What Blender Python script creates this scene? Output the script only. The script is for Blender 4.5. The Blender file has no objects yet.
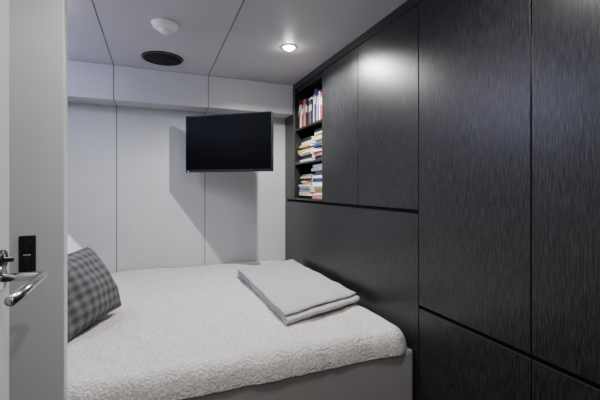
import bpy, bmesh, math, random
from mathutils import Vector, Matrix, noise
random.seed(4)
S=bpy.context.scene
COL=S.collection
def lin(c): 
    return tuple(((x/255)/12.92 if x/255<=0.04045 else ((x/255+0.055)/1.055)**2.4) for x in c)+(1,)
def mat(name,rgb,rough=0.5,metal=0.0,bump=None,spec=0.5,var=0.04,vscale=3.0):
    m=bpy.data.materials.new(name); m.use_nodes=True
    nt=m.node_tree; b=nt.nodes['Principled BSDF']
    b.inputs['Roughness'].default_value=rough; b.inputs['Metallic'].default_value=metal
    b.inputs['Specular IOR Level'].default_value=spec
    tc=nt.nodes.new('ShaderNodeTexCoord')
    n=nt.nodes.new('ShaderNodeTexNoise'); n.inputs['Scale'].default_value=vscale
    nt.links.new(tc.outputs['Object'],n.inputs['Vector'])
    r=nt.nodes.new('ShaderNodeValToRGB'); c=lin(rgb)
    r.color_ramp.elements[0].position=.3; r.color_ramp.elements[1].position=.7
    r.color_ramp.elements[0].color=tuple(x*(1-var) for x in c[:3])+(1,)
    r.color_ramp.elements[1].color=tuple(min(1,x*(1+var)) for x in c[:3])+(1,)
    nt.links.new(n.outputs['Fac'],r.inputs['Fac']); nt.links.new(r.outputs['Color'],b.inputs['Base Color'])
    if bump:
        n2=nt.nodes.new('ShaderNodeTexNoise'); n2.inputs['Scale'].default_value=bump[0]
        nt.links.new(tc.outputs['Object'],n2.inputs['Vector'])
        bp=nt.nodes.new('ShaderNodeBump'); bp.inputs['Strength'].default_value=bump[1]; bp.inputs['Distance'].default_value=bump[2]
        nt.links.new(n2.outputs['Fac'],bp.inputs['Height']); nt.links.new(bp.outputs['Normal'],b.inputs['Normal'])
    return m
def emis(name,rgb,st):
    m=bpy.data.materials.new(name); m.use_nodes=True
    b=m.node_tree.nodes['Principled BSDF']; b.inputs['Emission Color'].default_value=lin(rgb); b.inputs['Emission Strength'].default_value=st
    return m
def wood():
    m=bpy.data.materials.new('dark_cerused_oak'); m.use_nodes=True; nt=m.node_tree; b=nt.nodes['Principled BSDF']
    tc=nt.nodes.new('ShaderNodeTexCoord'); mp=nt.nodes.new('ShaderNodeMapping'); mp.inputs['Scale'].default_value=(170,170,7)
    n=nt.nodes.new('ShaderNodeTexNoise'); n.inputs['Scale'].default_value=3.4; n.inputs['Detail'].default_value=4; n.inputs['Roughness'].default_value=.6
    nt.links.new(tc.outputs['Object'],mp.inputs['Vector']); nt.links.new(mp.outputs['Vector'],n.inputs['Vector'])
    r=nt.nodes.new('ShaderNodeValToRGB'); e=r.color_ramp.elements
    e[0].position=.40; e[0].color=(.0025,.0028,.0033,1); e[1].position=.78; e[1].color=(.048,.051,.055,1)
    nt.links.new(n.outputs['Fac'],r.inputs['Fac']); nt.links.new(r.outputs['Color'],b.inputs['Base Color'])
    b.inputs['Roughness'].default_value=.31; b.inputs['Specular IOR Level'].default_value=.42
    bp=nt.nodes.new('ShaderNodeBump'); bp.inputs['Strength'].default_value=.35; bp.inputs['Distance'].default_value=.0006
    nt.links.new(n.outputs['Fac'],bp.inputs['Height']); nt.links.new(bp.outputs['Normal'],b.inputs['Normal'])
    return m
def quilt():
    m=bpy.data.materials.new('white_matelasse'); m.use_nodes=True; nt=m.node_tree; b=nt.nodes['Principled BSDF']
    b.inputs['Roughness'].default_value=.95; b.inputs['Specular IOR Level'].default_value=.1
    tc=nt.nodes.new('ShaderNodeTexCoord')
    n0=nt.nodes.new('ShaderNodeTexNoise'); n0.inputs['Scale'].default_value=12
    nt.links.new(tc.outputs['Object'],n0.inputs['Vector'])
    mx=nt.nodes.new('ShaderNodeVectorMath'); mx.operation='MULTIPLY_ADD'; mx.inputs[1].default_value=(.04,.04,.04)
    nt.links.new(n0.outputs['Color'],mx.inputs[0]); nt.links.new(tc.outputs['Object'],mx.inputs[2])
    v=nt.nodes.new('ShaderNodeTexVoronoi'); v.inputs['Scale'].default_value=115; v.feature='SMOOTH_F1'; v.inputs['Smoothness'].default_value=.4
    nt.links.new(mx.outputs[0],v.inputs['Vector'])
    r=nt.nodes.new('ShaderNodeValToRGB'); e=r.color_ramp.elements
    e[0].position=.15; e[0].color=lin((224,221,219)); e[1].position=.62; e[1].color=lin((192,189,188))
    nt.links.new(v.outputs['Distance'],r.inputs['Fac']); nt.links.new(r.outputs['Color'],b.inputs['Base Color'])
    bp=nt.nodes.new('ShaderNodeBump'); bp.invert=True; bp.inputs['Strength'].default_value=.8; bp.inputs['Distance'].default_value=.004
    nt.links.new(v.outputs['Distance'],bp.inputs['Height'])
    n=nt.nodes.new('ShaderNodeTexNoise'); n.inputs['Scale'].default_value=8; n.inputs['Detail'].default_value=3
    nt.links.new(tc.outputs['Object'],n.inputs['Vector'])
    b2=nt.nodes.new('ShaderNodeBump'); b2.inputs['Strength'].default_value=.7; b2.inputs['Distance'].default_value=.025
    nt.links.new(n.outputs['Fac'],b2.inputs['Height']); nt.links.new(bp.outputs['Normal'],b2.inputs['Normal'])
    nt.links.new(b2.outputs['Normal'],b.inputs['Normal'])
    return m
def plaid():
    m=bpy.data.materials.new('grey_quilted_plaid'); m.use_nodes=True; nt=m.node_tree; b=nt.nodes['Principled BSDF']
    b.inputs['Roughness'].default_value=.9; b.inputs['Specular IOR Level'].default_value=.15
    tc=nt.nodes.new('ShaderNodeTexCoord'); outs=[]
    for d in ('X','Y'):
        w=nt.nodes.new('ShaderNodeTexWave'); w.bands_direction=d; w.inputs['Scale'].default_value=8.5; w.inputs['Distortion'].default_value=.6
        nt.links.new(tc.outputs['Object'],w.inputs['Vector']); outs.append(w.outputs['Fac'])
    a=nt.nodes.new('ShaderNodeMath'); a.operation='ADD'; nt.links.new(outs[0],a.inputs[0]); nt.links.new(outs[1],a.inputs[1])
    h=nt.nodes.new('ShaderNodeMath'); h.operation='MULTIPLY'; h.inputs[1].default_value=.5; nt.links.new(a.outputs[0],h.inputs[0])
    r=nt.nodes.new('ShaderNodeValToRGB'); e=r.color_ramp.elements
    e[0].position=.1; e[0].color=lin((68,68,71)); e[1].position=.9; e[1].color=lin((106,106,110))
    nt.links.new(h.outputs[0],r.inputs['Fac']); nt.links.new(r.outputs['Color'],b.inputs['Base Color'])
    bp=nt.nodes.new('ShaderNodeBump'); bp.inputs['Strength'].default_value=.6; bp.inputs['Distance'].default_value=.006
    nt.links.new(h.outputs[0],bp.inputs['Height']); nt.links.new(bp.outputs['Normal'],b.inputs['Normal'])
    return m
M_wall=mat('wall_panel_grey',(181,184,186),.40,bump=(300,.05,.001))
M_ceil=mat('ceiling_panel',(176,176,180),.5,bump=(250,.05,.001))
M_seam=mat('seam_dark',(85,87,92),.7)
M_door=mat('door_lacquer',(182,187,187),.35)
M_floor=mat('floor_dark_oak',(70,60,52),.5,bump=(40,.2,.002),var=.2)
M_wood=wood(); M_black=mat('black_void',(6,6,7),.8)
M_quilt=quilt(); M_plaid=plaid()
M_uph=mat('bed_upholstery',(146,144,144),.8,bump=(400,.2,.001))
M_throw=mat('throw_wool',(176,175,177),.95,bump=(260,.5,.003),spec=.1,var=.12,vscale=70)
M_pil=mat('pillow_cotton',(205,205,212),.9,bump=(20,.3,.01),spec=.1)
M_chrome=mat('brushed_chrome',(190,190,190),.2,1.0)
M_blk=mat('black_plastic',(12,12,14),.35)
M_grille=mat('black_grille',(8,8,9),.6,bump=(500,.8,.002),spec=.2)
M_scr=mat('tv_screen',(2,3,5),.35,spec=.06)
M_white=mat('white_plastic',(215,215,218),.4)
M_led=emis('led_disc',(255,250,245),200)
M_blue=emis('blue_led',(60,90,255),4)

def obj(name,bm,mats,parent=None,smooth=False,loc=None):
    me=bpy.data.meshes.new(name); bm.normal_update(); bm.to_mesh(me); bm.free()
    for m in (mats if isinstance(mats,list) else [mats]): me.materials.append(m)
    o=bpy.data.objects.new(name,me); COL.objects.link(o)
    if parent: o.parent=parent
    if smooth:
        for p in me.polygons: p.use_smooth=True
    if loc: o.location=loc
    return o
def bbox(bm,a,b,mi=0,bev=0,rot=None):
    c=[(a[i]+b[i])/2 for i in range(3)]; s=[b[i]-a[i] for i in range(3)]
    Mx=Matrix.Translation(c)@(rot if rot else Matrix())@Matrix.Diagonal((*s,1))
    r=bmesh.ops.create_cube(bm,size=1,matrix=Mx)
    vs=r['verts']; fs={f for v in vs for f in v.link_faces}
    for f in fs: f.material_index=mi
    if bev:
        es=list({e for v in vs for e in v.link_edges})
        rr=bmesh.ops.bevel(bm,geom=es,offset=bev,segments=2,affect='EDGES',profile=.5)
        for f in rr['faces']: f.material_index=mi
def box(name,a,b,m,parent=None,bev=0):
    bm=bmesh.new(); bbox(bm,a,b,0,bev); return obj(name,bm,m,parent)
def empty(name,loc=(0,0,0)):
    o=bpy.data.objects.new(name,None); COL.objects.link(o); o.location=loc; o.empty_display_size=.1; return o
def lathe(name,prof,m,parent=None,seg=40,M=None,smooth=True):
    bm=bmesh.new(); rings=[]
    for r,z in prof:
        if r<1e-6: rings.append([bm.verts.new((0,0,z))])
        else: rings.append([bm.verts.new((r*math.cos(2*math.pi*i/seg),r*math.sin(2*math.pi*i/seg),z)) for i in range(seg)])
    for A,B in zip(rings,rings[1:]):
        for i in range(seg):
            j=(i+1)%seg
            if len(A)==1 and len(B)==1: continue
            if len(A)==1: bm.faces.new((A[0],B[i],B[j]))
            elif len(B)==1: bm.faces.new((A[i],A[j],B[0]))
            else: bm.faces.new((A[i],A[j],B[j],B[i]))
    bmesh.ops.recalc_face_normals(bm,faces=bm.faces)
    if M: bm.transform(M)
    return obj(name,bm,m,parent,smooth)

XR,XL,YB,YF,ZC,YS=1.01,-.95,2.85,-.8,2.05,2.66
# ---------- room shell
box('floor',(XL-.05,YF-.05,-.05),(1.41,YB+.05,0),M_floor)
box('ceiling',(XL-.05,YF-.05,ZC),(1.41,YB+.05,ZC+.05),M_ceil)
box('wall_back',(XL-.05,YB,0),(1.41,YB+.05,ZC),M_wall)
box('wall_left',(XL-.05,YF,0),(XL,YB,ZC),M_wall)
box('wall_right',(1.36,YF,0),(1.41,YB,ZC),M_wall)
box('wall_front',(XL-.05,YF-.05,0),(1.41,YF,ZC),M_wall)
box('wall_partition',(XL,1.13,0),(-.2245,1.17,ZC),M_door,bev=.003)
box('wall_soffit',(XL,YS,1.82),(XR,YB,ZC),M_wall,bev=.004)
k=1
for x in (-.252,.357):
    box('trim_%d'%k,(x-.0025,YF,ZC-.001),(x+.0025,YS,ZC+.004),M_seam); k+=1
    box('trim_%d'%k,(x-.0025,YS-.001,1.82),(x+.0025,YS+.004,ZC),M_seam); k+=1
    box('trim_%d'%k,(x-.0025,YB-.001,.4),(x+.0025,YB+.004,1.82),M_seam); k+=1
    box('trim_%d'%k,(x-.0025,YS,1.819),(x+.0025,YB,1.824),M_seam); k+=1
# ---------- door
D=empty('door_1',(-.31,.58,1.0))
def local(o,P):
    o.parent=P; o.matrix_parent_inverse=Matrix.Translation(P.location).inverted(); return o
local(box('leaf',(-.329,.20,.01),(-.289,.95,2.0),M_door,bev=.002),D)
bm=bmesh.new()
def tube(bm,pts,r,seg=14):
    rings=[]
    for i,p in enumerate(pts):
        p=Vector(p); a=Vector(pts[max(0,i-1)]); b=Vector(pts[min(len(pts)-1,i+1)])
        t=(b-a).normalized(); u=Vector((0,0,1)); s=t.cross(u).normalized()
        rings.append([bm.verts.new(p+r*(math.cos(2*math.pi*j/seg)*s+math.sin(2*math.pi*j/seg)*u)) for j in range(seg)])
    for A,B in zip(rings,rings[1:]):
        for j in range(seg): bm.faces.new((A[j],A[(j+1)%seg],B[(j+1)%seg],B[j]))
    bm.faces.new(rings[0][::-1]); bm.faces.new(rings[-1]); bmesh.ops.recalc_face_normals(bm,faces=bm.faces)
pts=[(-.289,.885,1.061),(-.23,.885,1.061)]+[(-.222+.010*math.sin(a),.875+.010*math.cos(a),1.061) for a in [i*math.pi/12 for i in range(7)]]+[(-.212,.80,1.061),(-.212,.70,1.061)]
tube(bm,pts,.0085)
local(obj('lever_handle',bm,M_chrome,smooth=True),D)
RY=Matrix.Rotation(math.pi/2,4,'Y')
local(lathe('handle_rose',[(0,0),(.026,0),(.026,.007),(.022,.01),(0,.01)],M_chrome,M=Matrix.Translation((-.289,.885,1.061))@RY),D)
local(lathe('thumbturn_rose',[(0,0),(.020,0),(.020,.006),(.018,.008),(.005,.008),(.005,.022),(0,.022)],M_blk,M=Matrix.Translation((-.289,.90,1.095))@RY),D)
# ---------- switch plate
sw=empty('light_switch_panel',(-.305,1.128,1.069))
local(box('plate',(-.323,1.123,1.021),(-.287,1.131,1.117),M_blk,bev=.002),sw)
for i,z in enumerate((1.045,1.091)):
    local(box('rocker_%d'%(i+1),(-.315,1.119,z-.016),(-.295,1.124,z+.016),M_blk,bev=.002),sw)
local(box('label',(-.313,1.1222,1.066),(-.297,1.1235,1.0695),M_uph),sw)
# ---------- wardrobe
W=empty('built_in_wardrobe',(1.2,1.2,0))
def wp(n,a,b,m=M_wood,bev=.0015): return local(box(n,a,b,m,bev=bev),W)
g=.002
wp('carcass_tall',(1.032,YF+.01,.0),(1.355,1.2,ZC-.002),M_black,0)
wp('carcass_lower',(1.032,1.2,0),(1.355,YB-.002,1.14),M_black,0)
wp('carcass_upper',(1.032,1.2,1.14),(1.355,2.127-.015,ZC-.002),M_black,0)
wp('fascia',(XR,YF+.01,2.005),(1.04,2.84,ZC-.001))
ys=[1.2,.72,.24,-.24,-.72]
for i in range(4):
    wp('tall_door_%d'%(i+1),(XR,ys[i+1]+g,.758),(1.03,ys[i]-g,2.0))
    wp('drawer_front_%d'%(i+1),(XR,ys[i+1],.09),(1.03,ys[i]-g,.744))
wp('plinth',(1.03,YF+.01,0),(1.04,1.2,.09),M_black,0)
wp('lower_panel',(XR,1.2+g,.0),(1.03,2.845,1.132))
wp('upper_door_1',(XR,1.2+g,1.15),(1.03,1.68-g,2.0))
wp('upper_door_2',(XR,1.68+g,1.15),(1.03,2.115,2.0))
wp('shelf_side_near',(XR,2.112,1.15),(1.33,2.130,2.0))
wp('shelf_side_far',(XR,2.625,1.15),(1.33,2.65,2.0))
wp('filler',(XR,2.652,1.15),(1.06,YB-.003,2.0))
wp('shelf_back',(1.31,2.127,1.14),(1.355,2.65,ZC-.002))
wp('shelf_top',(XR+.02,2.127,1.985),(1.33,2.65,ZC-.002))
for i,z in enumerate((1.15,1.42,1.68)):
    wp('shelf_%d'%(i+1),(XR+.003,2.130,z),(1.31,2.625,z+.014))
# books
bcols=[(235,235,232),(215,200,170),(165,50,55),(40,60,100),(232,190,60),(35,35,38),(125,140,155),(205,120,110),(245,245,248),(110,42,50)]
BM=[mat('book_%d'%i,c,.6) for i,c in enumerate(bcols)]+[mat('pages',(235,230,212),.9)]
PG=len(BM)-1
bm=bmesh.new()
def book(x0,x1,y0,y1,z0,z1,mi,axis,tilt=0):
    ctr=Vector(((x0+x1)/2,(y0+y1)/2,(z0+z1)/2))
    b2=bmesh.new(); t=.002
    if axis=='z':
        bbox(b2,(x0,y0,z0),(x1,y1,z0+t),mi); bbox(b2,(x0,y0,z1-t),(x1,y1,z1),mi); bbox(b2,(x0,y0,z0),(x0+t,y1,z1),mi)
        bbox(b2,(x0+t,y0+.003,z0+t),(x1-.003,y1-.003,z1-t),PG)
        R=Matrix.Rotation(tilt,4,'Z')
    else:
        bbox(b2,(x0,y0,z0),(x1,y0+t,z1),mi); bbox(b2,(x0,y1-t,z0),(x1,y1,z1),mi); bbox(b2,(x0,y0,z0),(x0+t,y1,z1),mi)
        bbox(b2,(x0+t,y0+t,z0+.003),(x1-.003,y1-t,z1-.004),PG)
        bbox(b2,(x0-.0005,y0+.003,z0+(z1-z0)*.55),(x0+.001,y1-.003,z0+(z1-z0)*.8),random.choice([0,1,8,5]))
        R=Matrix.Rotation(tilt,4,'X')
    b2.transform(Matrix.Translation(ctr)@R@Matrix.Translation(-ctr))
    tmp=bpy.data.meshes.new('t'); b2.to_mesh(tmp); bm.from_mesh(tmp); b2.free(); bpy.data.meshes.remove(tmp)
y=2.62; seq=[5,2,9,0,6,2,8,7,0,3,5,0,9,6,8,5,7,0,2,3,0,6,9,8]; q=0
while y>2.16:
    w=random.uniform(.012,.024); h=random.uniform(.17,.235)
    book(1.03+random.uniform(0,.015),1.17,y-w,y-.001,1.695,1.695+h,seq[q%len(seq)],'y'); y-=w; q+=1
for (y0,y1,zs,zt) in ((2.36,2.62,1.435,1.61),(2.145,2.35,1.435,1.64),(2.37,2.62,1.165,1.34),(2.145,2.355,1.165,1.385)):
    z=zs
    while z<zt:
        h=random.uniform(.012,.030); o=random.uniform(0,.035)
        book(1.025+o,1.19+o,y0+random.uniform(.006,.03),y1-random.uniform(.006,.03),z,z+h-.001,random.choice([0,4,1,8,4,6,1,5,0,3,7,6,1]),'z',random.uniform(-.08,.08)); z+=h
obj('books',bm,BM)
# ---------- TV
TV=empty('wall_mounted_television',(.467,2.50,1.552))
TV.rotation_euler=(0,0,math.atan2(-.40,.522))
def tp(o): o.parent=TV; return o
w,h=.658,.402
tp(box('housing',(-w/2,-.006,-h/2),(w/2,.022,h/2),M_blk,bev=.004))
tp(box('screen',(-w/2+.008,-.0075,-h/2+.018),(w/2-.008,-.004,h/2-.008),M_scr))
tp(box('rear_bulge',(-.2,.02,-.15),(.2,.05,.1),M_blk,bev=.008))
tp(box('standby_led',(-w/2+.02,-.0085,-h/2+.006),(-w/2+.026,-.0055,-h/2+.009),M_blue))
tp(box('mount_bracket',(-.09,.045,-.09),(.09,.062,.09),M_blk,bev=.003))
mount=box('mount_arm',(-.02,0,-.025),(.02,1,.025),M_blk,bev=0)
a=Vector((.467+.6*.055*1.0,2.50+.79*.055,1.55)); b=Vector((.60,2.835,1.55)); d=b-a
mount.data.transform(Matrix.Diagonal((1,d.length,1,1)))
mount.parent=TV
TVM=Matrix.Translation(TV.location)@TV.rotation_euler.to_matrix().to_4x4()
mount.matrix_local=TVM.inverted()@(Matrix.Translation(a)@Matrix.Rotation(math.atan2(-d.x,d.y),4,'Z'))
mp=box('mount_wall_plate',(.54,2.83,1.47),(.66,2.8499,1.63),M_blk,bev=.002); mp.parent=TV; mp.matrix_local=TVM.inverted()
# ---------- ceiling fixtures
sd=lathe('smoke_detector',[(0,-.046),(.022,-.046),(.026,-.040),(.030,-.030),(.045,-.028),(.056,-.020),(.062,-.010),(.066,0),(0,0)],M_white); sd.location=(.047,1.90,ZC)
sp=empty('ceiling_speaker',(.046,2.41,ZC))
o=lathe('grille',[(0,-.006),(.108,-.005),(.112,0),(0,0)],M_grille,sp)
o=lathe('rim',[(.110,0),(.110,-.008),(.120,-.008),(.124,0)],M_blk,sp)
def downlight(loc,p,sp=160,col=(1,.965,.93),blend=.5):
    E=empty('ceiling_downlight',loc)
    lathe('trim_ring',[(.028,0),(.029,-.004),(.042,-.004),(.046,0)],M_white,E)
    lathe('led_lens',[(0,-.020),(.010,-.0185),(.020,-.014),(.027,-.006),(.028,0)],M_led,E)
    L=bpy.data.lights.new('downlight','SPOT'); L.energy=p; L.spot_size=math.radians(sp); L.spot_blend=blend; L.shadow_soft_size=.010; L.color=col
    lo=bpy.data.objects.new('lamp',L); COL.objects.link(lo); lo.parent=E; lo.location=(0,0,-.032)
downlight((.715,1.948,ZC),80)
downlight((-.45,1.85,ZC),13,col=(.95,.95,1))
downlight((.6,.75,ZC),12)  # added fill lamp, out of view overhead on the wardrobe side
downlight((.0,.6,ZC),20)  # added fill lamp, out of view above the camera's foreground
downlight((.3,-.4,ZC),12)  # added fill lamp, unseen behind the camera
st=empty('led_strip_light',(-.93,2.1,1.9))
box('diffuser',(-.012,-.5,-.01),(0,.5,.01),emis('violet_led',(190,185,255),2),st)
L=bpy.data.lights.new('strip','AREA'); L.shape='RECTANGLE'; L.size=.02; L.size_y=1.0; L.energy=6; L.color=(.55,.54,1)
lo=bpy.data.objects.new('strip_lamp',L); COL.objects.link(lo); lo.parent=st; lo.location=(.01,0,0); lo.rotation_euler=(0,-math.pi/2,0)
# ---------- bed
BED=empty('bed',(0,2.0,0))
x0,x1,y0,y1=-.93,1.006,1.213,2.84
local(box('frame',(x0,1.225,0),(XR-.004,y1,.562),M_uph,bev=.012),BED)
bm=bmesh.new(); NX,NY=300,240; R=.065; rc=.09
def top(x,y):
    dx=x1-x; dy=y-y0
    if dx<rc and dy<rc: dd=rc-math.hypot(rc-dx,rc-dy)
    else: dd=min(dx,dy)
    dd=max(0,dd); f=math.sqrt(max(0,1-(1-min(dd/R,1))**2))
    z=.564+.086*f
    e=min(1,dd/.08)
    z+=e*(.008*noise.noise(Vector((x*3,y*3,1)))+.008*noise.noise(Vector((x*9,y*6,7)))+.003*noise.noise(Vector((x*20,y*16,3)))+.001*noise.noise(Vector((x*45,y*40,3))))
    return z
G=[]
for i in range(NX+1):
    col=[]
    for j in range(NY+1):
        u=i/NX; v=j/NY
        x=x0+(x1-x0)*(1-(1-u)**1.3); y=y0+(y1-y0)*v**1.3
        X,Y=x,y; dx=x1-x; dy=y-y0
        if dx<rc and dy<rc:
            rr=math.hypot(rc-dx,rc-dy)
            if rr>1e-6:
                m_=max(rc-dx,rc-dy); s=m_/rr
                X=x1-rc+(rc-dx)*s; Y=y0+rc-(rc-dy)*s
        dr=(.010*noise.noise(Vector((X*6,0,5)))+.006*noise.noise(Vector((X*19,0,2))))*max(0,1-dy/.15)
        col.append(bm.verts.new((X,Y+dr,top(X,Y))))
    G.append(col)
for i in range(NX):
    for j in range(NY): bm.faces.new((G[i][j],G[i+1][j],G[i+1][j+1],G[i][j+1]))
bedges=[e for e in bm.edges if e.is_boundary]
r=bmesh.ops.extrude_edge_only(bm,edges=bedges)
for v in [q for q in r['geom'] if isinstance(q,bmesh.types.BMVert)]: v.co.z=.5605
bmesh.ops.holes_fill(bm,edges=[e for e in bm.edges if e.is_boundary],sides=0)
bmesh.ops.recalc_face_normals(bm,faces=bm.faces)
local(obj('coverlet',bm,M_quilt,smooth=True),BED)
# pillows
def pillow(name,w,h,t,m,loc,nrm,roll=0,pinch=.10,parent=None,seed=0):
    bm=bmesh.new(); N=40
    for s in (1,-1):
        g=[]
        for i in range(N+1):
            row=[]
            for j in range(N+1):
                u=-1+2*i/N; v=-1+2*j/N
                u2=math.sin(u*math.pi/2); v2=math.sin(v*math.pi/2)
                X=w/2*u2*(1-pinch*(1-v2*v2)*abs(u2)); Y=h/2*v2*(1-pinch*(1-u2*u2)*abs(v2))
                T=t/2*max(0,(1-u2**2))**.45*max(0,(1-v2**2))**.45
                T*=1+.12*noise.noise(Vector((u*2.5,v*2.5,seed+s)))
                row.append(bm.verts.new((X,Y,s*T+.006*noise.noise(Vector((u*4,v*4,seed))))))
            g.append(row)
        for i in range(N):
            for j in range(N):
                q=(g[i][j],g[i+1][j],g[i+1][j+1],g[i][j+1]); bm.faces.new(q if s>0 else q[::-1])
    bmesh.ops.remove_doubles(bm,verts=bm.verts,dist=.0005)
    o=obj(name,bm,m,parent,smooth=True)
    n=Vector(nrm).normalized(); up=Vector((0,0,1)); xx=up.cross(n).normalized(); yy=n.cross(xx)
    Rm=Matrix((xx,yy,n)).transposed().to_4x4()
    MW=Matrix.Translation(loc)@Rm@Matrix.Rotation(roll,4,'Z')
    zmin=min((MW@v.co).z for v in o.data.vertices)
    MW=Matrix.Translation((0,0,.656-zmin))@MW
    o.matrix_world=MW
    return o
pillow('bed_pillow',.56,.38,.17,M_pil,(-.44,2.24,.84),(.9,-.05,.5),.0,.05,seed=3)
pillow('bed_pillow',.60,.42,.17,M_pil,(-.66,1.55,.84),(.9,-.05,.45),.0,.05,seed=5)
pillow('plaid_cushion',.37,.325,.21,M_plaid,(-.305,1.775,.815),(.80,-.42,.50),.06,.04,seed=9)
# ---------- folded throw
path=[]; T=.012; Y0,Y1=1.455,2.42
def seg(ya,yb_,z,n=26):
    for i in range(n+1): path.append((ya+(yb_-ya)*i/n,z))
def turn(yc,zc,sgn,r,n=7):
    for i in range(1,n): 
        a=-math.pi/2+math.pi*i/n; path.append((yc+sgn*r*math.cos(a),zc+r*math.sin(a)))
z=.670
seg(Y1,Y0,z); turn(Y0,z+T/2+.001,-1,T/2+.001); seg(Y0,Y1-.01,z+T+.002); turn(Y1-.01,z+1.5*T+.003,1,T/2+.001); seg(Y1-.01,Y0+.02,z+2*T+.004)
bm=bmesh.new(); rows=[]; NXs=30
for (y,zz) in path:
    row=[]
    for i in range(NXs+1):
        u=i/NXs; x=.515+.445*u
        yy=y+.36*(x-.525)-.02 +.010*noise.noise(Vector((x*5,zz*60,2)))
        dz=.008*noise.noise(Vector((x*6,yy*5,4)))+.005*noise.noise(Vector((x*14,yy*12,zz*30)))
        xo=.008*noise.noise(Vector((yy*5,zz*90,8)))
        row.append(bm.verts.new((x+xo,yy,zz+dz)))
    rows.append(row)
for A,B in zip(rows,rows[1:]):
    for i in range(NXs): bm.faces.new((A[i],A[i+1],B[i+1],B[i]))
bmesh.ops.recalc_face_normals(bm,faces=bm.faces)
o=obj('throw_blanket',bm,M_throw,smooth=True)
md=o.modifiers.new('s','SOLIDIFY'); md.thickness=.008; md.offset=0
# ---------- world + camera
wd=bpy.data.worlds.new('w'); S.world=wd; wd.use_nodes=True; wd.node_tree.nodes['Background'].inputs[0].default_value=(.5,.55,.6,1); wd.node_tree.nodes['Background'].inputs[1].default_value=.3
cd=bpy.data.cameras.new('cam'); cd.sensor_width=36; cd.lens=36*361/600; cd.shift_y=-.02; cd.clip_start=.02
c=bpy.data.objects.new('camera',cd); COL.objects.link(c); c.location=(0,0,1.24); c.rotation_euler=(math.pi/2,0,-math.radians(21.9)); S.camera=c
